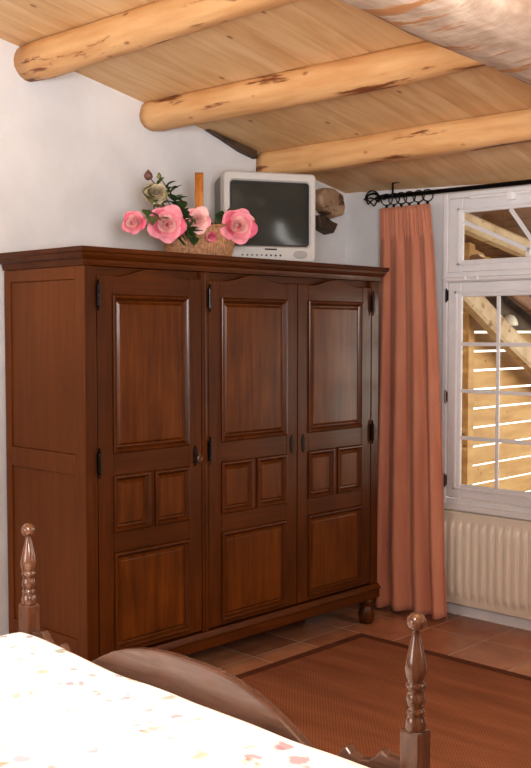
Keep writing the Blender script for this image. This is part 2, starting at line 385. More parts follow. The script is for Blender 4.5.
# white catch at the top of the fanlight and its opening rod
bm = B(); box(bm, -3.06, -3.01, yf-.03, yf+.004, 2.425, 2.455); box(bm, -3.05, -3.02, yf-.04, yf-.028, 2.43, 2.47); tube(bm, [(-3.3, yf-.02, 2.46), (-2.3, yf-.02, 2.46)], .010, 8)
wobj('catch', bm, M['skirting'], fan, bevel=.003)
# two casements, each two panes wide and four high
def casement(x0, x1, hinge_left):
    z0, z1 = WZ0+.045, 1.975
    a0, a1, b0, b1 = (x0+.094, x1-.052, z0+.085, z1-.085) if hinge_left else (x0+.052, x1-.094, z0+.085, z1-.085)
    bm = B()
    box(bm, x0, a0, yf+.004, yf+.026, z0, z1); box(bm, a1, x1, yf+.004, yf+.026, z0, z1); box(bm, a0, a1, yf+.004, yf+.026, z0, b0); box(bm, a0, a1, yf+.004, yf+.026, b1, z1)
    s = wobj('casement', bm, M['white_paint'], bevel=.008, segs=3)
    bm = B()
    for (u0, u1, v0, v1) in ((a0-.045, a0-.028, b0-.035, b1+.035), (a0-.045, a1+.02, b1+.02, b1+.035), (a0-.045, a1+.02, b0-.035, b0-.02)):
        box(bm, u0, u1, yf-.005, yf+.006, v0, v1)
    wobj('bead', bm, M['white_paint'], s, bevel=.003)
    bm = B(); xm = (a0+a1)/2+(.012 if hinge_left else -.012)
    box(bm, xm-.011, xm+.011, yf+.006, yf+.018, b0, b1)
    for k in (1, 2, 3):
        zz = b0+(b1-b0)*k/4
        box(bm, a0, xm-.011, yf+.008, yf+.018, zz-.011, zz+.011); box(bm, xm+.011, a1, yf+.008, yf+.018, zz-.011, zz+.011)
    wobj('glazing_bars', bm, M['white_paint'], s, bevel=.003)
    bm = B(); box(bm, a0-.005, a1+.005, yf+.020, yf+.023, b0-.005, b1+.005); wobj('glass_pane', bm, M['glass'], s)
    hx = x0-.004 if hinge_left else x1+.004
    for hz in (1.90, 1.30, .80):
        bm = B(); lathe(bm, [(.002, -.042), (.006, -.034), (.006, .034), (.002, .042)], 10, (hx, yf-.008, hz)); box(bm, hx-.007, hx+.007, yf-.004, yf+.006, hz-.03, hz+.03)
        wobj('hinge', bm, M['brass'] if hz < 1.85 else M['iron'], s)
casement(WX0+.037, XC-.002, True); casement(XC+.002, WX1-.037, False)
bm = B(); tube(bm, [(-3.49, yf-.016, 2.0), (-3.30, yf-.02, 2.0)], .005, 8); lathe(bm, [(.012, -.012), (.014, 0), (.012, .012)], 10, (-3.33, yf-.02, 2.0)); lathe(bm, [(.01, -.01), (.012, 0), (.01, .01)], 10, (-3.25, yf-.02, 2.0))
wobj('stay_rod', bm, M['white_paint'])

# ------------------------------------------------------------------ roof timbers
def log(name, ya, ra, x0, x1, label, seed, drop=.055, sq=.0, skew=0, taper=0):
    bm = B(); n = 40; seg = 20
    cx = [x0+(x1-x0)*i/n for i in range(n+1)]
    rings = []
    for i, x in enumerate(cx):
        rr = []
        endf = 1 - .10*max(0, 1-i/1.0)
        y = ya+skew*(x-x0); r = ra-taper*(x-x0)
        for k in range(seg):
            a = 2*PI*k/seg
            d = noise.noise(Vector((x*1.1+seed*7, math.cos(a)*.8, math.sin(a)*.8)))*.16 + noise.noise(Vector((x*3+seed, math.cos(a)*1.6, math.sin(a)*1.6)))*.05
            q = r*(1+d)*endf
            cy, sz = math.cos(a), math.sin(a)
            if sq:
                mx = max(abs(cy), abs(sz)); q *= (1-sq)+sq/mx*.95
            yy = y+q*cy+.012*noise.noise(Vector((x*.8, seed, 0))); zz = cz(y)-drop+q*sz
            zz = min(zz, cz(yy)-.001)
            rr.append(bm.verts.new((x, yy, zz)))
        rings.append(rr)
    for a, b in zip(rings, rings[1:]):
        for k in range(seg): bm.faces.new((a[k], a[(k+1) % seg], b[(k+1) % seg], b[k]))
    bm.faces.new(rings[0]); bm.faces.new(rings[-1][::-1])
    return tag(obj(name, bm, M['purlin'], smooth=True), label, 'beam', 'peeled purlins under the ceiling')
log('ceiling_purlin', 2.825, .093, XL+.002, XR-.02, 'peeled pine log purlin highest up the ceiling, nearest the camera, bark patches', 1, skew=-.004, taper=.007)
log('ceiling_purlin', 3.575, .087, XL+.002, -1.88, 'peeled pine log purlin ending on the wall above the rose basket, middle of three', 2, skew=.02, taper=.004)
log('ceiling_purlin', 4.44, .085, XL+.002, -1.88, 'squared pine purlin lowest on the ceiling, just above the television', 3, .05, .7)
# the heavy weathered tie beam
bm = B(); n = 60; rings = []
for i in range(n+1):
    y = -1.2+(YW-.002+1.2)*i/n
    zb = 2.555-.045*(y-2.3)
    pts = []
    hw = .17; top = min(zb+.27, cz(y)-.004)
    outline = [(-hw, zb+.07), (-hw+.015, zb+.025), (-hw+.055, zb+.005), (-.05, zb-.004), (.05, zb-.004), (hw-.055, zb+.005), (hw-.015, zb+.03), (hw, zb+.08), (hw-.005, zb+.15), (hw-.03, top-.01), (hw-.07, top), (0, top), (-hw+.07, top), (-hw+.03, top-.01), (-hw+.005, zb+.15)]
    rr = []
    for k, (dx, z) in enumerate(outline):
        d = noise.noise(Vector((dx*6, y*1.7, z*5)))*.010+noise.noise(Vector((dx*18, y*5, z*14)))*.008
        zz = z+d
        zz = min(zz, cz(y)-.002)
        rr.append(bm.verts.new((-1.675+dx+d*.8, y, zz)))
    rings.append(rr)
for a, b in zip(rings, rings[1:]):
    for k in range(15): bm.faces.new((a[k], a[(k+1) % 15], b[(k+1) % 15], b[k]))
bm.faces.new(rings[0]); bm.faces.new(rings[-1][::-1])
tag(obj('tie_beam', bm, M['tie'], smooth=True), 'thick weathered grey-brown beam crossing below the purlins at the top right', 'beam')
# old block of timber in the corner behind the television
def rough_block(name, pts, x0, x1, mat, label, amp=.012, seed=0):
    bm = B(); n = 10; rings = []
    for i in range(n+1):
        x = x0+(x1-x0)*i/n
        sc = 1-.12*max(0, (i/n-.85)/.15)
        cy = sum(p[0] for p in pts)/len(pts); c2 = sum(p[1] for p in pts)/len(pts)
        rr = []
        for j, (py, pz) in enumerate(pts):
            d = noise.noise(Vector((x*9+seed, py*9, pz*9)))*amp
            rr.append(bm.verts.new((x, cy+(py-cy)*sc+d, c2+(pz-c2)*sc+d)))
        rings.append(rr)
    m_ = len(pts)
    for a, b in zip(rings, rings[1:]):
        for k in range(m_): bm.faces.new((a[k], a[(k+1) % m_], b[(k+1) % m_], b[k]))
    bm.faces.new(rings[0]); bm.faces.new(rings[-1][::-1])
    return tag(obj(name, bm, mat, bevel=.006), label, 'timber')
rough_block('timber_stub', [(4.84, 2.53), (4.90, 2.575), (4.98, 2.575), (5.06, 2.54), (5.09, 2.47), (5.07, 2.42), (5.0, 2.40), (4.92, 2.42), (4.86, 2.46)], XL+.003, XL+.10, M['old_wood'], 'stub of old grey timber jutting from the wall behind the television', seed=3)
rough_block('splintered_timber', [(4.84, 2.40), (4.90, 2.405), (4.98, 2.375), (5.03, 2.36), (4.99, 2.30), (4.94, 2.315), (4.86, 2.33)], XL+.003, XL+.085, M['dark_timber_gap'], 'dark splintered end of timber under the grey stub', seed=5)
rough_block('dark_joint_wedge', [(3.95, cz(3.95)-.004), (4.16, cz(4.16)-.004), (4.34, cz(4.34)-.006), (4.34, cz(4.34)-.05), (4.22, cz(4.22)-.045), (4.06, cz(4.06)-.02)], XL+.003, XL+.05, M['dark_timber_gap'], 'dark wedge in the gap at the joint of wall and ceiling', amp=.004, seed=9)  # dark wedge filling the gap between wall and ceiling

# ------------------------------------------------------------------ wardrobe
WF, WB = -3.62, -4.245          # front and back planes
Y0, Y1 = 2.655, 4.71
W = thing('wardrobe', 'tall dark cherry wardrobe with three panelled doors against the white wall', 'wardrobe', ((WF+WB)/2, (Y0+Y1)/2, 0))
def wpart(name, bm, mat, par=None, **k):
    o = obj(name, bm, mat, None, **k); o.parent = par or W
    if par is None: o.location = -W.location
    return o
# cornice: profile swept round left, front and right
prof = [(0, 1.972), (.006, 1.972), (.010, 1.985), (.012, 1.998), (.022, 2.004), (.030, 2.014), (.034, 2.026), (.040, 2.030), (.042, 2.034), (.042, 2.050), (0, 2.050)]
bm = B(); rings = []
for (cx, cy, dx, dy) in ((WB, Y0, 0, -1), (WF, Y0, 1, -1), (WF, Y1, 1, 1), (WB, Y1, 0, 1)):
    rings.append([bm.verts.new((cx+dx*o, cy+dy*o, z)) for o, z in prof])
for a, b in zip(rings, rings[1:]):
    for k in range(len(prof)-1): bm.faces.new((a[k], a[k+1], b[k+1], b[k]))
bm.faces.new([r[-1] for r in rings]); bm.faces.new([r[0] for r in rings][::-1]); 
bm.faces.new((rings[0][0],)+tuple(rings[3][0:1])+tuple(rings[3][-1:])+tuple(rings[0][-1:]))
bm.faces.new(rings[0]); bm.faces.new(rings[3])
wpart('cornice', bm, M['wood_y'], bevel=.0015)
# carcass side panels
def side(y0, y1, out):
    bm = B()
    yo = y0 if out < 0 else y1; yi = yo-out*.008
    za, zb = .235, 1.972
    def bx(x0, x1, z0, z1, mt, rec=0):
        a = yo if not rec else yi
        b = y1 if out < 0 else y0
        box(bm, x0, x1, min(a, b), max(a, b), z0, z1, mt)
    bx(WB, WB+.045, za, zb, 0); bx(WF-.068, WF, za, zb, 0)
    bx(WB+.045, WF-.068, 1.915, zb, 1); bx(WB+.045, WF-.068, 1.06, 1.15, 1); bx(WB+.045, WF-.068, za, .33, 1)
    bx(WB+.045, WF-.068, 1.15, 1.915, 2, 1); bx(WB+.045, WF-.068, .33, 1.06, 2, 1)
    return wpart('side_panel', bm, [M['wood_side_lit'], M['wood_side_lit'], M['wood_side_lit']], bevel=.003)
side(Y0, Y0+.03, -1); side(Y1-.03, Y1, 1)
bm = B(); box(bm, WB, WB+.015, Y0+.03, Y1-.03, .235, 1.972); wpart('back_panel', bm, M['wood_z'])
bm = B(); box(bm, WB+.02, WF-.03, Y0+.03, Y1-.03, .24, .26); wpart('bottom_board', bm, M['wood_y'])
# face frame: two end stiles, one stile between the first and second door, frieze
for a, b in ((Y0+.001, Y0+.062), (3.337, 3.377), (Y1-.066, Y1-.001)):
    bm = B(); box(bm, WF-.024, WF+.001, a, b, .236, 1.971)
    if a < 3.4 and a > 3: tube(bm, [(WF+.001, (a+b)/2, .24), (WF+.001, (a+b)/2, 1.965)], .006, 8)
    wpart('stile', bm, M['wood_z'], bevel=.003)
bm = B(); box(bm, WF-.05, WF-.026, Y0+.062, 3.336, 1.86, 1.971); box(bm, WF-.05, WF-.026, 3.378, Y1-.067, 1.86, 1.971); wpart('frieze', bm, M['wood_y'])
# plinth with moulded top edge
bm = B()
pr_ = [(0, .15), (.008, .15), (.010, .156), (.010, .20), (.016, .206), (.014, .214), (.008, .224), (.004, .235), (0, .235)]
rings = []
for (cx, cy, dx, dy) in ((WB, Y0, 0, -1), (WF, Y0, 1, -1), (WF, Y1, 1, 1), (WB, Y1, 0, 1)):
    rings.append([bm.verts.new((cx+dx*o, cy+dy*o, z)) for o, z in pr_])
for a, b in zip(rings, rings[1:]):
    for k in range(len(pr_)-1): bm.faces.new((a[k], a[k+1], b[k+1], b[k]))
bm.faces.new([r[-1] for r in rings]); bm.faces.new([r[0] for r in rings][::-1])
bm.faces.new((rings[0][0], rings[0][-1], rings[3][-1], rings[3][0])); bm.faces.new(rings[0]); bm.faces.new(rings[3])
wpart('plinth', bm, M['wood_y'], bevel=.002)
for fx in (WF-.04, WB+.06):
    for fy in (Y0+.06, Y1-.05):
        bm = B(); lathe(bm, [(.026, 0), (.036, .006), (.044, .03), (.046, .055), (.040, .085), (.034, .10), (.030, .108), (.040, .114), (.042, .15)], 20, (fx, fy, 0))
        wpart('bun_foot', bm, M['wood_z'], smooth=True)
# doors
def raised_panel(bm, y0, y1, z0, z1, wide=True):
    seq = [(0, -.004), (0, .006), (.004, .010), (.011, .011), (.017, .006), (.022, -.004), (.026, -.009), (.031, -.010)] + ([(.041, -.002), (.044, -.001)] if wide else [(.038, -.004), (.041, -.002)])
    rings = []
    for ins, h in seq:
        rings.append([bm.verts.new((WF+h, y, z)) for y, z in ((y0+ins, z0+ins), (y1-ins, z0+ins), (y1-ins, z1-ins), (y0+ins, z1-ins))])
    for j, (a, b) in enumerate(zip(rings, rings[1:])):
        for k in range(4):
            f = bm.faces.new((a[k], a[(k+1) % 4], b[(k+1) % 4], b[k])); f.material_index = 0 if j < 6 else 1
    f = bm.faces.new(rings[-1]); f.material_index = 1
def hinge(par, y, z):
    bm = B()
    lathe(bm, [(.001, -.068), (.005, -.060), (.003, -.052), (.009, -.046), (.009, -.016), (.007, -.014), (.009, -.012), (.009, .012), (.007, .014), (.009, .016), (.009, .046), (.003, .052), (.006, .060), (.001, .070)], 12, (WF+.012, y, z))
    box(bm, WF+.001, WF+.006, y-.007, y+.007, z-.045, z+.045)
    wpart('hinge', bm, M['hinge'], par, smooth=False)
def door(a, b, hinge_left):
    pa, pb = (a+.083, b-.080)
    zb, zt = .245, 1.935
    xf, xb = WF, WF-.022
    mid = (a+b)/2
    bm = B()
    box(bm, xb, xf, a, pa, zb, zt, 0); box(bm, xb, xf, pb, b, zb, zt, 0)
    # shaped top rail rising to the middle
    pts = [(pa, 1.85), (pb, 1.85)]
    K = 24
    for i in range(K+1):
        t = i/K; y = pb+(pa-pb)*t
        u = abs(2*t-1)
        h = 0 if u > .92 else .5*(1+math.cos(PI*u/.92))
        pts.append((y, 1.932+.036*h))
    prism(bm, pts, 0, xb, xf, 1)
    box(bm, xb, xf, pa, pb, 1.05, 1.150, 1); box(bm, xb, xf, pa, pb, .705, .795, 1); box(bm, xb, xf, pa, pb, zb, .262, 1)
    box(bm, xb, xf, mid-.014, mid+.014, .795, 1.05, 0)
    d = wpart('door', bm, [M['wood_z'], M['wood_y']], bevel=.003)
    for (y0, y1, z0, z1, w) in ((pa, pb, 1.150, 1.85, True), (pa, mid-.014, .795, 1.05, False), (mid+.014, pb, .795, 1.05, False), (pa, pb, .262, .705, True)):
        bm = B(); raised_panel(bm, y0, y1, z0, z1, w); wpart('door_panel', bm, [M['wood_z'], M['wood_panel']], d)
    hy = a-.002 if hinge_left else b+.002
    hinge(d, hy, 1.845); hinge(d, hy, 1.115)
    ey = b-.042 if hinge_left else a+.042
    bm = B()
    prism(bm, [(ey-.012, 1.07), (ey, 1.048), (ey+.012, 1.07), (ey+.009, 1.09), (ey+.013, 1.11), (ey+.010, 1.13), (ey, 1.148), (ey-.010, 1.13), (ey-.013, 1.11), (ey-.009, 1.09)], 0, WF, WF+.004)
    wpart('keyhole_plate', bm, M['hinge'], d, bevel=.001)
    if b < 3.4:                # the first door has its key in the lock
        bm = B(); tube(bm, [(WF+.003, ey, 1.10), (WF+.03, ey, 1.10)], .004, 8)
        tube(bm, [(WF+.035, ey+.012*math.cos(2*PI*i/14), 1.088+.018*math.sin(2*PI*i/14)) for i in range(14)], .0035, 6, closed=True)
        wpart('key', bm, M['brass'], d)
door(2.722, 3.333, True); door(3.381, 4.014, True); door(4.020, 4.640, False)

# ------------------------------------------------------------------ television
TW, TH, TD = .510, .470, .46
tv = thing('television', 'silver grey tube television with dark screen on top of the wardrobe', 'television', (-3.745, 3.945, 2.051), math.radians(-28))
# local axes: x = forward (out of the screen), y = to the viewer's right
def rr_rect(w, h, r, n=5, cz_=0):
    pts = []
    for cx, cy, a0 in ((w/2-r, h/2-r, 0), (-w/2+r, h/2-r, 90), (-w/2+r, -h/2+r, 180), (w/2-r, -h/2+r, 270)):
        for i in range(n+1):
            a = math.radians(a0+90*i/n); pts.append((cx+r*math.cos(a), cy+r*math.sin(a)+cz_))
    return pts
def loft(bm, secs, mat=0, cap0=True, cap1=True):
    rings = [[bm.verts.new((x, y, z)) for y, z in pts] for x, pts in secs]
    for a, b in zip(rings, rings[1:]):
        n = len(a)
        for k in range(n):
            f = bm.faces.new((a[k], a[(k+1) % n], b[(k+1) % n], b[k])); f.material_index = mat
    if cap0: bm.faces.new(rings[0]).material_index = mat
    if cap1: bm.faces.new(rings[-1][::-1]).material_index = mat
    return rings
c0 = TH/2
bm = B()                        # rear housing, tapering to the back
loft(bm, [(-.075, rr_rect(TW-.008, TH-.012, .02, cz_=c0)), (-.20, rr_rect(TW-.012, TH-.03, .03, cz_=c0-.006)), (-.28, rr_rect(TW-.10, TH-.12, .05, cz_=c0-.03)), (-.38, rr_rect(TW-.22, TH-.19, .05, cz_=c0-.06)), (-TD, rr_rect(TW-.26, TH-.23, .04, cz_=c0-.075))])
obj('rear_housing', bm, M['grey_plastic'], tv, smooth=False, bevel=.002)
sw, sh, sc_ = .435, .335, .085+.335/2     # screen opening, its centre height
bm = B()
outer = [(-.075, rr_rect(TW-.004, TH-.004, .02, cz_=c0)), (-.02, rr_rect(TW, TH, .022, cz_=c0)), (-.004, rr_rect(TW-.006, TH-.006, .022, cz_=c0)), (.002, rr_rect(TW-.022, TH-.022, .02, cz_=c0))]
rings = loft(bm, outer, cap1=False)
inner = [[bm.verts.new((x, y, z)) for y, z in rr_rect(w, h, r, cz_=sc_)] for x, w, h, r in ((.002, sw+.016, sh+.016, .022), (-.012, sw, sh, .02), (-.03, sw-.004, sh-.004, .02))]
prev = rings[-1]
for r in inner:
    for k in range(len(r)): bm.faces.new((prev[k], prev[(k+1) % len(r)], r[(k+1) % len(r)], r[k]))
    prev = r
obj('front_bezel', bm, M['silver'], tv, bevel=.0015)
bm = B()
def scr(u, v):
    y = (u-.5)*sw; z = sc_+(v-.5)*sh
    return (-.020+.016*(1-(2*u-1)**2)*(1-.0*(v))*(1-(2*v-1)**2)+.006*(1-(2*u-1)**2), y, z)
grid(bm, scr, 24, 18); obj('screen', bm, M['screen'], tv, smooth=True)
bm = B()                        # dark surround between glass and bezel
for (y0, y1, z0, z1) in ((-sw/2, sw/2, sc_+sh/2-.008, sc_+sh/2), (-sw/2, sw/2, sc_-sh/2, sc_-sh/2+.008), (-sw/2, -sw/2+.008, sc_-sh/2, sc_+sh/2), (sw/2-.008, sw/2, sc_-sh/2, sc_+sh/2)):
    box(bm, -.022, -.010, y0, y1, z0, z1)
obj('screen_surround', bm, M['dark_plastic'], tv)
bm = B(); box(bm, .001, .0035, -.033, .033, .0635, .0715); obj('maker_badge', bm, M['dark_plastic'], tv, bevel=.001)
for k in range(9):
    y = -.155+.026*k; big = k in (5, 7)
    bm = B(); lathe(bm, [(.0055, 0), (.005, .003), (.003, .004)], 10); o = obj('button', bm, M['dark_plastic'] if k in (5, 6, 7, 8) else M['grey_plastic'], tv, loc=(.002, y, .036), rot=(0, PI/2, 0))
bm = B(); lathe(bm, [(.040, 0), (.040, .002), (.037, .003)], 24, sx=.55, sy=1.0); obj('speaker_grille', bm, M['speaker'], tv, loc=(.001, .165, .042), rot=(0, PI/2, 0))

# ------------------------------------------------------------------ basket of roses
BX, BY, BZ = -3.800, 3.488, 2.051
bang = math.atan2(.737, .675)    # direction of the long axis
bk = thing('basket', 'oval brown wicker basket with a tall hooped handle holding the roses', 'basket', (BX, BY, BZ), bang)
bm = B()
NU, NV = 288, 18
def bwall(out):
    def f(u, v):
        a = 2*PI*u; h = v*.155
        la, sb = .153+.044*v, .098+.034*v
        row = int(v*NV+.5)
        d = (.0045*abs(math.sin(a*36))+.002*math.sin(PI*row)) if out else -.006
        h += .008*math.cos(2*a)*v
        return ((la+d)*math.cos(a), (sb+d)*math.sin(a), h)
    return f
vo = grid(bm, bwall(True), NU, NV, 0, True); vi = grid(bm, bwall(False), NU, NV, 0, True)
for i in range(NU):
    j = (i+1) % NU
    bm.faces.new((vo[i][NV], vo[j][NV], vi[j][NV], vi[i][NV]))
bm.faces.new([vo[i][0] for i in range(NU)]); bm.faces.new([vi[i][0] for i in range(NU)])
obj('body', bm, M['basket'], bk, smooth=True)
bm = B()
for s in range(2):
    pts = []
    for i in range(90):
        a = 2*PI*i/90
        w = .005*math.sin(a*26+PI*s)
        pts.append(((.197+w)*math.cos(a), (.132+w)*math.sin(a), .155+.008*math.cos(2*a)+.004*math.cos(a*26+PI*s)))
    tube(bm, pts, .0055, 6, closed=True)
obj('rim', bm, M['basket'], bk, smooth=True)
bm = B()
def hoop(u, v):
    a = PI*u
    y = .128*math.cos(a); z = .13+.288*(math.sin(a)**.7)
    k = [(-.021, 0), (.021, 0), (.021, 1), (-.021, 1)]
    return y, z
ringsH = []
for i in range(33):
    y, z = hoop(i/32, 0); a = PI*i/32
    ny, nz = math.cos(a), math.sin(a)
    ringsH.append([bm.verts.new((dx, y+ny*t, z+nz*t)) for dx, t in ((-.021, -.003), (.021, -.003), (.021, .004), (-.021, .004))])
for a, b in zip(ringsH, ringsH[1:]):
    for k in range(4): bm.faces.new((a[k], a[(k+1) % 4], b[(k+1) % 4], b[k]))
bm.faces.new(ringsH[0]); bm.faces.new(ringsH[-1])
obj('handle', bm, M['handle'], bk, bevel=.002)

def bloom_bm(R, layers=6, openness=1.0, seed=0):
    rnd = random.Random(seed); bm = B()
    for l in range(layers):
        t = l/(layers-1)
        npet = 3+int(t*2.4)
        rtop = R*(.10+.90*t*openness); ztop = R*(.60-.40*t*openness)
        hw = R*(.34+.34*t)
        for k in range(npet):
            a0 = 2*PI*(k+.37*l+rnd.uniform(-.08, .08))/npet
            jr, jz = rnd.uniform(.9, 1.06), rnd.uniform(-.06, .06)*R
            ph = rnd.uniform(0, 6)
            def f(u, v, a0=a0, jr=jr, jz=jz, ph=ph):
                p1r, p1z = rtop*(.95-.1*t)+.10*R*(1-t), -.08*R+.14*R*(1-t)
                r = 2*v*(1-v)*p1r+v*v*rtop*jr+(1-v)**2*.05*R
                z = (1-v)**2*-.06*R+2*v*(1-v)*p1z+v*v*(ztop+jz)
                q = 2*u-1
                pf = math.sin(PI*min(1, .10+.52*v)) if v < .8 else math.sin(PI*.516)*math.sqrt(max(.0, 1-((v-.8)/.235)**2))
                x = q*hw*pf
                ang = a0+x/max(r, .34*R)*.92
                curl = max(0, v-.72)*R*(.30+.25*t)
                r2 = r+curl*.9; z2 = z-curl*t*.9-.10*R*t*q*q*v+.025*R*math.sin(4*q+ph)*v
                r2 *= (1-.07*q*q*v)
                return (r2*math.cos(ang), r2*math.sin(ang), z2)
            grid(bm, f, 8, 9, 2 if t < .45 else (0 if (l+k) % 4 else 1))
    for sp in range(3):
        def hf(u, v, sp=sp):
            a = 2*PI*sp/3+u*3.4; r = R*(.07+.16*u)*(1-.6*v*v)
            return (r*math.cos(a), r*math.sin(a), R*(.02+(.60-.12*u)*v))
        grid(bm, hf, 12, 4, 0 if sp else 2)
    return bm
def leaf(bm, base, d, up, ln, wd_, mat=0, curl=.25):
    d = Vector(d).normalized(); s = d.cross(Vector(up)).normalized(); n = s.cross(d)
    base = Vector(base)
    def f(u, v):
        w = wd_*math.sin(PI*min(1, v*.97+.02))**.8*(1-.35*v)
        x = (u-.5)*2*w
        return base+d*ln*v+s*x+n*(abs(x)*.35-curl*ln*v*v)
    grid(bm, f, 4, 8, mat)
STEM0 = Vector((BX, BY, BZ+.02))
def rose(name, label, cat, pos, face, R, mats, seed, leaves=2, openness=1.0, layers=6, start=(0, 0), leafmat='leaf', leaflen=.06):
    pos = Vector(pos); face = Vector(face).normalized()
    t = thing(name, label, cat, tuple(pos), 0, None)
    q = face.to_track_quat('Z', 'Y')
    o = obj('bloom', bloom_bm(R, layers, openness, seed), mats, t, smooth=True); o.rotation_mode = 'QUATERNION'; o.rotation_quaternion = q
    rnd = random.Random(seed+50)
    p0 = STEM0+Vector((start[0], start[1], 0))-pos; p1 = p0+Vector((0, 0, .13)); p2 = -face*.06
    pts = []
    for i in range(13):
        s = i/12; a = p0.lerp(p1, s); b = p1.lerp(p2, s); c = a.lerp(b, s)
        pts.append(c)
    # last bit reaches the flower base
    pts.append(-face*R*.09)
    bm = B(); tube(bm, pts, .0032, 7); obj('stem', bm, M['stem'], t, smooth=True)
    bm = B()
    for k in range(5):         # sepals
        a = 2*PI*k/5; v = q @ Vector((math.cos(a), math.sin(a), .1)); leaf(bm, -face*R*.10, v, face, R*.55, R*.13, curl=.1)
    obj('sepals', bm, M['stem'], t, smooth=True)
    for k in range(leaves):
        bm = B(); a = rnd.uniform(0, 6.28)
        base = pts[8+k % 4]
        out = Vector((rnd.uniform(.2, 1), rnd.uniform(-1, 1), rnd.uniform(-.4, .8)))
        leaf(bm, base, out, (0, 0, 1), leaflen*rnd.uniform(.85, 1.2), leaflen*.42)
        obj('leaf', bm, M[leafmat], t, smooth=True)
    return t
P3 = [M['petal'], M['petal_deep'], M['petal_pale']]; PC = [M['petal_cream'], M['leaf_olive'], M['petal_cream']]
rose('rose', 'big open pink rose drooping over the left rim of the basket', 'rose', (-3.67, 3.165, 2.185), (.75, -.62, -.05), .083, P3, 1, 4, start=(.04, -.06))
rose('rose', 'deep pink half-open rose just above the big left rose', 'rose', (-3.70, 3.185, 2.245), (.45, -.35, .8), .046, [M['petal_deep'], M['petal_deep'], M['petal']], 2, 2, .55, 5, start=(.03, -.05))
rose('rose', 'pink rose farthest left, reaching out over the wardrobe top', 'rose', (-3.72, 3.01, 2.185), (.45, -.9, .1), .058, P3, 3, 2, .9, start=(0, -.08))
rose('rose', 'pale pink round rose at the middle, below the handle', 'rose', (-3.665, 3.355, 2.22), (.75, -.66, .05), .060, [M['petal_pale'], M['petal'], M['petal_pale']], 4, 2, 1.0, start=(.05, .0))
rose('rose', 'small pink rosebud hanging in front of the wicker', 'rosebud', (-3.645, 3.425, 2.145), (.7, -.5, -.5), .034, [M['petal_deep'], M['petal'], M['petal']], 5, 0, .7, 4, start=(.05, .02))
rose('rose', 'big open pink rose at the right end, in front of the television', 'rose', (-3.605, 3.565, 2.2), (.8, -.55, .05), .084, P3, 6, 3, start=(.03, .08))
rose('rose', 'faded cream rose standing tall at the top left', 'rose', (-3.74, 3.16, 2.335), (.7, -.6, .3), .060, PC, 7, 4, .85, start=(.0, -.05), leafmat='leaf_olive')
def bud(label, pos, start, seed, mat='bud_brown', size=.02):
    pos = Vector(pos); t = thing('rose_bud_stalk', label, 'rosebud', tuple(pos), 0)
    p0 = STEM0+Vector((start[0], start[1], 0))-pos
    pts = [p0.lerp(Vector((0, 0, 0)), i/10)+Vector((0, 0, .05*math.sin(PI*i/10))) for i in range(11)]
    bm = B(); tube(bm, pts, .0024, 6); obj('stem', bm, M['stem'], t, smooth=True)
    bm = B(); lathe(bm, [(.002, -size*.8), (size*.7, -size*.5), (size, 0), (size*.75, size*.7), (size*.3, size*1.2), (.001, size*1.5)], 12); obj('bud', bm, M[mat], t, smooth=True)
    rnd = random.Random(seed)
    for k in range(3):
        bm = B(); leaf(bm, pts[8-k], (rnd.uniform(-.1, .8), rnd.uniform(-1, 1), rnd.uniform(-.2, .7)), (0, 0, 1), .055, .021); obj('leaf', bm, M['leaf'], t, smooth=True)
bud('round brown dried bud at the very top of the bouquet', (-3.73, 3.105, 2.405), (0, -.05), 11, size=.022)
bud('slim dark bud on a stalk right of the round brown one', (-3.73, 3.17, 2.412), (0, -.04), 12, 'leaf_olive', .013)
bud('brown bud standing right of the handle, before the television', (-3.70, 3.60, 2.275), (0, .07), 13, size=.018)
bud('small pale bud low in front of the television edge', (-3.64, 3.70, 2.245), (0, .09), 14, 'petal_pale', .013)
def sprig(label, start, tip, n, seed, mat='leaf', ll=.06):
    s0 = STEM0+Vector((start[0], start[1], 0)); tip = Vector(tip)
    t = thing('leafy_sprig', label, 'leaves', tuple(s0), 0)
    mid = (s0+tip)/2+Vector((0, 0, .05)); pts = []
    for i in range(13):
        s = i/12; pts.append(s0.lerp(mid, s).lerp(mid.lerp(tip, s), s)-s0)
    bm = B(); tube(bm, pts, .0026, 6); obj('stem', bm, M['stem'], t, smooth=True)
    rnd = random.Random(seed)
    for k in range(n):
        i = min(12, 5+int(8*k/n)); d = Vector((rnd.uniform(-.2, 1), rnd.uniform(-1, 1), rnd.uniform(-.6, .7)))
        bm = B(); leaf(bm, pts[i], d, (0, 0, 1), ll*rnd.uniform(.8, 1.25), ll*.42); obj('leaf', bm, M[mat], t, smooth=True)
sprig('dark green rose leaves between the left and middle roses', (.03, -.03), (-3.68, 3.265, 2.26), 11, 21, ll=.075)
sprig('green leaves rising beside the faded cream rose', (0, -.05), (-3.72, 3.22, 2.36), 10, 22, ll=.065)
sprig('olive leaves spread between the far left and big left roses', (.02, -.07), (-3.68, 3.075, 2.215), 11, 23, 'leaf_olive', .065)
sprig('green leaves right of the handle above the wicker', (.02, .04), (-3.69, 3.535, 2.245), 10, 24, ll=.065)
sprig('dark leaves behind the right rose in front of the screen', (.01, .08), (-3.66, 3.62, 2.265), 9, 25, ll=.06)
sprig('pale olive leaves fanned round the faded cream rose', (0, -.06), (-3.73, 3.07, 2.33), 9, 27, 'leaf_olive', .055)
sprig('dark green leaves above the far left rose', (.01, -.07), (-3.70, 3.06, 2.245), 9, 28, ll=.06)
sprig('dark leaves low behind the big left rose', (.02, -.05), (-3.70, 3.11, 2.26), 9, 29, ll=.06)
sprig('green leaves hanging below the big left rose', (.05, -.04), (-3.66, 3.27, 2.175), 8, 26, ll=.065)

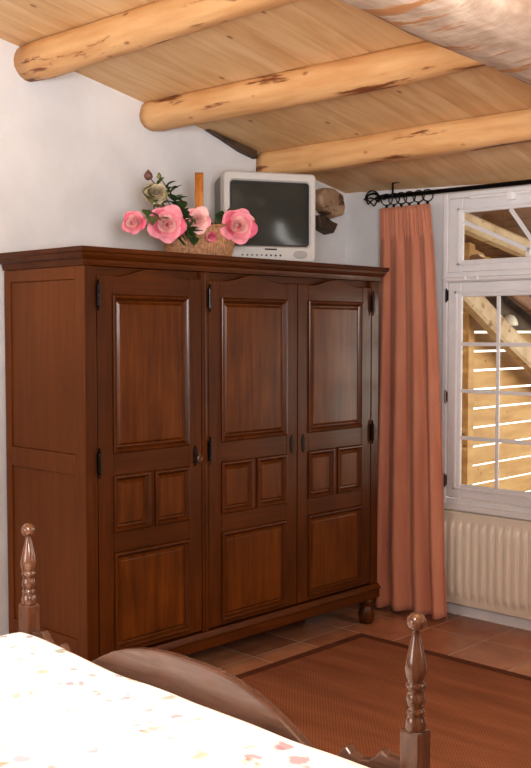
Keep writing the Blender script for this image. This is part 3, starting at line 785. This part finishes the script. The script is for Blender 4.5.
# ------------------------------------------------------------------ curtain and rod
RY, RZ = 5.075, 2.506
rod = thing('curtain_rod', 'black wrought iron curtain rod with a cage finial above the window', 'curtain rod', (-3.0, RY, RZ))
bm = B(); tube(bm, [(-.91, 0, 0), (1.3, 0, -.012)], .013, 12); obj('pole', bm, M['iron'], rod, smooth=True)
bm = B()
for k in range(6):
    a = 2*PI*k/6; pts = []
    for i in range(13):
        s = i/12; r = .006+.040*math.sin(PI*s)
        aa = a+s*1.6
        pts.append((-.90-.105*s, r*math.cos(aa), r*math.sin(aa)))
    tube(bm, pts, .0045, 6)
lathe_pts = [(-.90, 0, 0), (-.885, 0, 0)]
tube(bm, [(-.925, 0, 0), (-.86, 0, 0)], [.010, .018], 10); tube(bm, [(-1.02, 0, 0), (-.995, 0, 0)], [.004, .011], 10)
obj('cage_finial', bm, M['iron'], rod, smooth=True)
bm = B(); tube(bm, [(-.80, 0, -.012), (-.80, 0, .04), (-.80, 0, cz(RY)-RZ-.004)], .006, 8); tube(bm, [(-.80, 0, .078), (-.75, 0, .082)], .006, 8)
lathe(bm, [(.018, -.012), (.018, .012)], 12, (-.80, 0, 0)); obj('ceiling_hook', bm, M['iron'], rod)
ringx = [-3.845, -3.79, -3.735, -3.675, -3.61, -3.545]
ORD = ['leftmost', 'second from the left', 'third from the left', 'fourth from the left', 'fifth from the left', 'rightmost']
for i, x in enumerate(ringx):
    r = thing('curtain_ring', 'black iron curtain ring on the rod, %s of six' % ORD[i], 'curtain ring', (x, RY, RZ-.018), 0, 'rings carrying the terracotta curtain')
    bm = B(); tl = .35*math.sin(i*2.1)
    tube(bm, [(.034*math.cos(2*PI*k/20)*math.sin(.9+tl), .034*math.cos(2*PI*k/20)*math.cos(.9+tl), .034*math.sin(2*PI*k/20)) for k in range(20)], .0035, 6, closed=True); obj('hoop', bm, M['iron'], r, smooth=True)
    bm = B(); lathe(bm, [(.003, -.012), (.008, -.006), (.008, .004), (.003, .010)], 8, (0, 0, -.042)); obj('clip', bm, M['iron'], r, smooth=True)
bm = B()
ZT, ZB = 2.437, .022
def curt(u, v):
    xt = -3.895+.372*u; xb = -3.835+.515*u
    e = v**.8
    x = xt+(xb-xt)*e
    yb = 4.955+.03*u
    y = RY-.005+(yb-RY)*min(1, v*1.15)**1.2
    amp = .007+.017*min(1, v*1.6)
    ph = 2*PI*(4.6*u+.25*math.sin(5*u+.8)+.04*v)
    y += amp*math.sin(ph+.5*math.sin(3*u+2*v))+amp*.28*math.sin(2.0*ph+1+1.0*v)
    x += amp*.35*math.cos(ph*1.0+.6)
    if v < .07: y += .006*math.sin(ph*4)
    z = ZT+(ZB-ZT)*v+.006*math.sin(ph)*(1 if v > .99 else 0)
    return (x, y, z)
grid(bm, curt, 150, 60)
o = obj('curtain', bm, M['curtain'], smooth=True)
sm = o.modifiers.new('thickness', 'SOLIDIFY'); sm.thickness = .004
tag(o, 'terracotta pink pleated curtain hanging from the black rod to the floor', 'curtain')

# ------------------------------------------------------------------ radiator
rad = thing('radiator', 'cream ribbed panel radiator under the white window', 'radiator', (-2.88, YW, .08))
bm = B(); p = .0535; xs = []
x0, x1 = -.70, .70
prof = []
nr = int((x1-x0)/p)
def ribh(x):
    q = ((x-x0)/p) % 1
    return .016*min(1, max(0, (.36-abs(q-.5))/.10))
def rfn(u, v):
    x = x0+(x1-x0)*u; z = .0+.535*v
    e = min(1, max(0, (v-.09)/.05))*min(1, max(0, (.91-v)/.05))
    return (x, -.075-ribh(x)*e, z)
vs = grid(bm, rfn, nr*12, 26)
obj('front_panel', bm, M['cream'], rad, smooth=True)
bm = B(); box(bm, x0, x1, -.073, -.055, 0, .535); obj('back_panel', bm, M['cream'], rad)
bm = B(); box(bm, x0-.004, x1+.004, -.078, -.012, .535, .547); obj('top_grille', bm, M['cream'], rad, bevel=.003)
for bx_ in (-.5, .5):
    bm = B(); box(bm, bx_-.02, bx_+.02, -.055, -.001, .05, .5); obj('wall_bracket', bm, M['cream'], rad)

# ------------------------------------------------------------------ rug
rg = thing('rug', 'flat woven reddish brown rug with a dark border on the tiles', 'rug', (-2.3, 3.1, 0))
bm = B(); RX0, RX1, RY0, RY1 = -3.53+2.3, -1.0+2.3, 2.25-3.1, 4.45-3.1
box(bm, RX0+.05, RX1-.05, RY0+.05, RY1-.05, .0005, .011); obj('woven_field', bm, M['rug'], rg)
bm = B()
for a in ((RX0, RX1, RY0, RY0+.05), (RX0, RX1, RY1-.05, RY1), (RX0, RX0+.05, RY0+.05, RY1-.05), (RX1-.05, RX1, RY0+.05, RY1-.05)): box(bm, *a, .0005, .0125)
obj('border', bm, M['rug_border'], rg)

# ------------------------------------------------------------------ bed
BXL, BXR, BYF = -2.712, -1.257, 1.770
bed = thing('bed', 'wooden bed with turned corner posts and curved footboard before the wardrobe', 'bed', ((BXL+BXR)/2, .8, 0))
def bpart(name, bm, mat, par=None, **k):
    o = obj(name, bm, mat, None, **k); o.parent = par or bed
    if par is None: o.location = -bed.location
    return o
ZC = 1.077
pprof = [(.0235, -.232), (.0235, -.226), (.0232, -.216), (.0215, -.209), (.0200, -.204), (.0185, -.199), (.0195, -.195), (.0205, -.191), (.0185, -.187), (.0165, -.184), (.0168, -.182), (.0190, -.178), (.0212, -.170), (.0212, -.164), (.0190, -.155), (.0172, -.149), (.0175, -.147), (.0195, -.144), (.0220, -.139), (.0220, -.134), (.0205, -.130), (.0190, -.127), (.0205, -.124), (.0225, -.118), (.0245, -.108), (.0240, -.096), (.0215, -.082), (.0175, -.064), (.0130, -.046), (.0095, -.030), (.0080, -.021), (.0080, -.018)]
R0 = .0212
for i in range(1, 15):
    a = -PI/2+.55+(PI-.55)*i/14; pprof.append((R0*math.cos(a), R0*math.sin(a)))
for px in (BXL, BXR):
    bm = B(); h = .0235
    zs = [(h*.8, 0), (h, .06), (h, ZC-.236), (h*.9, ZC-.229)]
    rings = [[bm.verts.new((px+sx*r, BYF+sy*r, z)) for sx, sy in ((-1, -1), (1, -1), (1, 1), (-1, 1))] for r, z in zs]
    for a, b in zip(rings, rings[1:]):
        for k in range(4): bm.faces.new((a[k], a[(k+1) % 4], b[(k+1) % 4], b[k]))
    bm.faces.new(rings[0]); bm.faces.new(rings[-1])
    pst = bpart('bedpost', bm, M['bed_wood'], bevel=.002)
    bm = B(); lathe(bm, pprof, 28, (px, BYF, ZC)); o = obj('turned_finial', bm, M['bed_wood'], pst, smooth=True)
# footboard
mc = (BXL+BXR)/2
half = [(0, .838), (.06, .838), (.12, .834), (.18, .826), (.24, .812), (.30, .792), (.35, .768), (.39, .746), (.43, .724), (.47, .714), (.505, .720), (.53, .745), (.545, .762), (.56, .749), (.585, .743), (.61, .748), (.63, .764), (.643, .780), (.66, .772), (BXR-mc-.0235, .768)]
pts = [(mc+d, z) for d, z in half]
pts = [(mc-d, z) for d, z in half[::-1][:-1]]+pts
pts += [(BXR-.0235, .28), (BXL+.0235, .28)]
bm = B(); prism(bm, pts, 1, BYF-.012, BYF+.014)
bpart('footboard', bm, M['bed_wood_x'], bevel=.005, segs=3)
for px in (BXL, BXR):
    bm = B(); box(bm, px-.014, px+.014, -.30, BYF-.0235, .30, .46); bpart('side_rail', bm, M['bed_wood'], bevel=.004)
    bm = B(); h = .0235; box(bm, px-h, px+h, -.347, -.30, 0, 1.1); bpart('head_post', bm, M['bed_wood'], bevel=.004)
bm = B(); box(bm, BXL+.0235, BXR-.0235, -.335, -.305, .28, 1.05); bpart('headboard', bm, M['bed_wood_x'], bevel=.006)
bm = B(); box(bm, BXL+.014, BXR-.014, -.29, BYF-.02, .36, .40); bpart('slat_base', bm, M['bed_wood_x'])
bm = B(); box(bm, BXL+.03, BXR-.03, -.28, BYF-.05, .401, .62)
o = obj('mattress', bm, M['mattress'], bevel=.04, segs=4); tag(o, 'pale mattress on the wooden bed, hidden below the floral quilt', 'mattress')
# quilt: a puffy shell laid over the mattress
bm = B()
qx0, qx1, qy0, qy1 = BXL-.04, BXR-.012, -.25, BYF-.028
def sd(t, r):   # rounded fall-off near an edge, t = distance from the edge
    if t >= r: return 0
    return r-math.sqrt(max(0, r*r-(r-t)**2))
def qz(x, y):
    base = .760+.016*noise.noise(Vector((x*2.1, y*2.1, .3)))+.008*noise.noise(Vector((x*5, y*5, 1.7)))
    base += .022*math.exp(-((x-(BXL+.13))/.20)**2)*math.exp(-((y-1.62)/.30)**2)
    base += .006*math.sin(x*9)*math.sin(y*7+1)
    return base
def qf(u, v):
    # u runs across and over both sides, v along
    x = qx0+(qx1-qx0)*u; y = qy0+(qy1-qy0)*v
    z = qz(x, y)
    z -= sd(x-qx0, .10)*1.3+sd(qx1-x, .055)*1.0+sd(qy1-y, .045)*.9+sd(y-qy0, .08)
    return (x, y, z)
us = 90; vsn = 110
gv = grid(bm, qf, us, vsn)
def drop(line, dz):
    low = [bm.verts.new((v.co.x, v.co.y, max(.47, v.co.z-dz))) for v in line]
    for i in range(len(line)-1): bm.faces.new((line[i], line[i+1], low[i+1], low[i]))
    return low
drop([gv[0][j] for j in range(vsn+1)], .25); drop([gv[us][j] for j in range(vsn+1)], .12)
drop([gv[i][vsn] for i in range(us+1)], .12); drop([gv[i][0] for i in range(us+1)], .12)
bmesh.ops.remove_doubles(bm, verts=bm.verts, dist=.0001)
o = obj('quilt', bm, M['quilt'], smooth=True)
tag(o, 'puffy white quilt with a faint floral print covering the bed', 'quilt')

# ------------------------------------------------------------------ barn beyond the window
bm = B(); box(bm, -4.75, 6, YW+.25, 14, -.25, -.02); struct(obj('ground', bm, M['grass']))
barn = thing('slatted_barn_wall', 'tan board wall outside the window with bright gaps between its boards', 'wall', (-4.6, 8, 0))
bm = B(); gz = .157
k = 0
for i in range(-10, 12):
    z0 = 1.525+gz*i+.008; z1 = z0+gz-.017
    if z0 < -.03 or z1 > 3.2: continue
    box(bm, -.03, 0, -2.5, 4.0, z0, z1)
obj('boards', bm, M['barn_board'], barn)
for yy in (-.875, .55, 2.0):
    bm = B(); box(bm, .001, .06, yy-.042, yy+.042, -.02, 2.8); obj('post', bm, M['barn_board'], barn, bevel=.004)
def timber(name, p, q, w, d, mat, label, bow=0, group=None):
    p, q = Vector(p), Vector(q); bm = B(); n = 14; t = (q-p).normalized(); side_ = Vector((1, 0, 0)); up = t.cross(side_).normalized()
    rings = []
    for i in range(n+1):
        s = i/n; c = p.lerp(q, s)+up*bow*math.sin(PI*s)+up*.012*noise.noise(Vector((s*5, p.y, 0)))
        side2 = side_-t*side_.dot(t); side2.normalize()
        rings.append([bm.verts.new(c+side2*a*d/2+up*b*w/2) for a, b in ((-1, -.7), (-.7, -1), (.7, -1), (1, -.7), (1, .7), (.7, 1), (-.7, 1), (-1, .7))])
    for a, b in zip(rings, rings[1:]):
        for k in range(8): bm.faces.new((a[k], a[(k+1) % 8], b[(k+1) % 8], b[k]))
    bm.faces.new(rings[0]); bm.faces.new(rings[-1])
    return tag(obj(name, bm, mat, smooth=False), label, 'beam', group)
timber('diagonal_brace', (-4.38, 6.55, 2.10), (-4.38, 8.6, 1.04), .17, .10, M['barn_brace'], 'pale hewn brace slanting down across the barn boards', .02)
timber('diagonal_brace', (-4.292, 6.75, 2.22), (-4.292, 8.5, 1.55), .10, .08, M['barn_roof'], 'dull brown upper brace slanting across the upper right pane')
# barn roof and its timbers
def rz_(y): return 2.80-.24*(y-5.4)
bm = B(); prism(bm, [(5.46, rz_(5.46)), (11.5, rz_(11.5)), (11.5, rz_(11.5)+.05), (5.46, rz_(5.46)+.05)], 0, -5.0, 1.5)
tag(obj('barn_roof', bm, M['barn_roof']), 'brown boarded barn roof seen through the fanlight', 'roof')
for i, (yy, lab) in enumerate(((6.0, 'pale round roof log outside nearest the fanlight'), (6.75, 'second pale round log under the barn roof'), (7.6, 'farthest pale round log under the barn roof'))):
    timber('roof_log', (-4.55, yy, rz_(yy)-.08), (1.2, yy, rz_(yy)-.08), .085, .085, M['barn_brace'], lab, 0, 'logs under the barn roof')
timber('curved_rafter', (-3.9, 5.8, rz_(5.8)-.24), (-3.2, 8.6, rz_(8.6)-.16), .12, .10, M['barn_brace'], 'curved pale rafter arching under the barn roof', .06)
# dark panel stands in for the shaded opening high in the barn wall
bm = B(); box(bm, -4.485, -4.445, 7.36, 8.9, 1.70, 2.20)
tag(obj('dark_opening_panel', bm, M['dark_timber_gap'], bevel=.004), 'dark panel standing in for the shaded opening high on the barn wall behind the lamp', 'board')
lamp = thing('outdoor_lamp', 'small white domed lamp on the barn wall seen through the upper right pane', 'lamp', (-4.44, 7.52, 1.735))
bm = B(); lathe(bm, [(.075, 0), (.078, .012), (.068, .05), (.045, .08), (.012, .092)], 20); obj('dome', bm, M['opal'], lamp, smooth=True)
bm = B(); lathe(bm, [(.03, -.01), (.03, .0)], 16); box(bm, -.057, .0, -.015, .015, -.012, .0); obj('bracket', bm, M['dark_plastic'], lamp)

# ------------------------------------------------------------------ light
w = bpy.data.worlds.new('sky'); S.world = w; w.use_nodes = True
bg = w.node_tree.nodes['Background']; bg.inputs[0].default_value = (1.0, .97, .92, 1); bg.inputs[1].default_value = 3.0
def area(name, loc, target, sx, sy, power, col):
    l = bpy.data.lights.new(name, 'AREA'); l.shape = 'RECTANGLE'; l.size = sx; l.size_y = sy; l.energy = power; l.color = col
    o = bpy.data.objects.new(name, l); C.objects.link(o); o.location = loc
    o.rotation_euler = (Vector(target)-Vector(loc)).to_track_quat('-Z', 'Y').to_euler(); return o
area('near_fill_light', (-2.6, -2.1, 1.45), (-3.6, 3.4, 1.5), 2.0, 1.1, 40, (.97, .985, 1.0))  # unseen fill light added before the near wall; no window is built there
area('bounce_light', (-.3, .6, 2.0), (-1.4, 1.8, 3.2), .9, .9, 104, (.98, .98, 1.0)).data.spread = math.radians(130)
area('side_fill_light', (2.0, 3.6, 1.7), (-3.0, 3.4, 1.5), .5, 1.3, 12, (1.0, .98, .95))  # unseen fill added by the right wall for glints on the mouldings
area('right_fill_light', (.3, 4.9, 1.9), (-1.7, 3.7, 0), .9, 1.2, 17, (1.0, .98, .96)).data.spread = math.radians(75)  # added fill that brightens floor and rug; no window behind it
area('bed_fill_light', (-.9, .1, 2.7), (-2.1, 1.2, .7), .7, .7, 13, (1, .99, .98)).data.spread = math.radians(60)  # added fill above the bed, whitens the quilt
area('yard_fill_light', (-1.5, 9.0, 1.6), (-4.6, 7.6, 1.2), 3.0, 2.0, 130, (1, .95, .88))  # added sky-like fill that brightens the barn boards

# ------------------------------------------------------------------ camera
cam = bpy.data.cameras.new('camera'); co = bpy.data.objects.new('camera', cam); C.objects.link(co)
cam.sensor_fit = 'VERTICAL'; cam.sensor_height = 36; cam.lens = 36*1031/768
co.location = (0, 0, 1.69)
co.rotation_euler = (math.radians(90-2.94), 0, math.radians(43.8))
cam.clip_start = .05; cam.clip_end = 100
S.camera = co
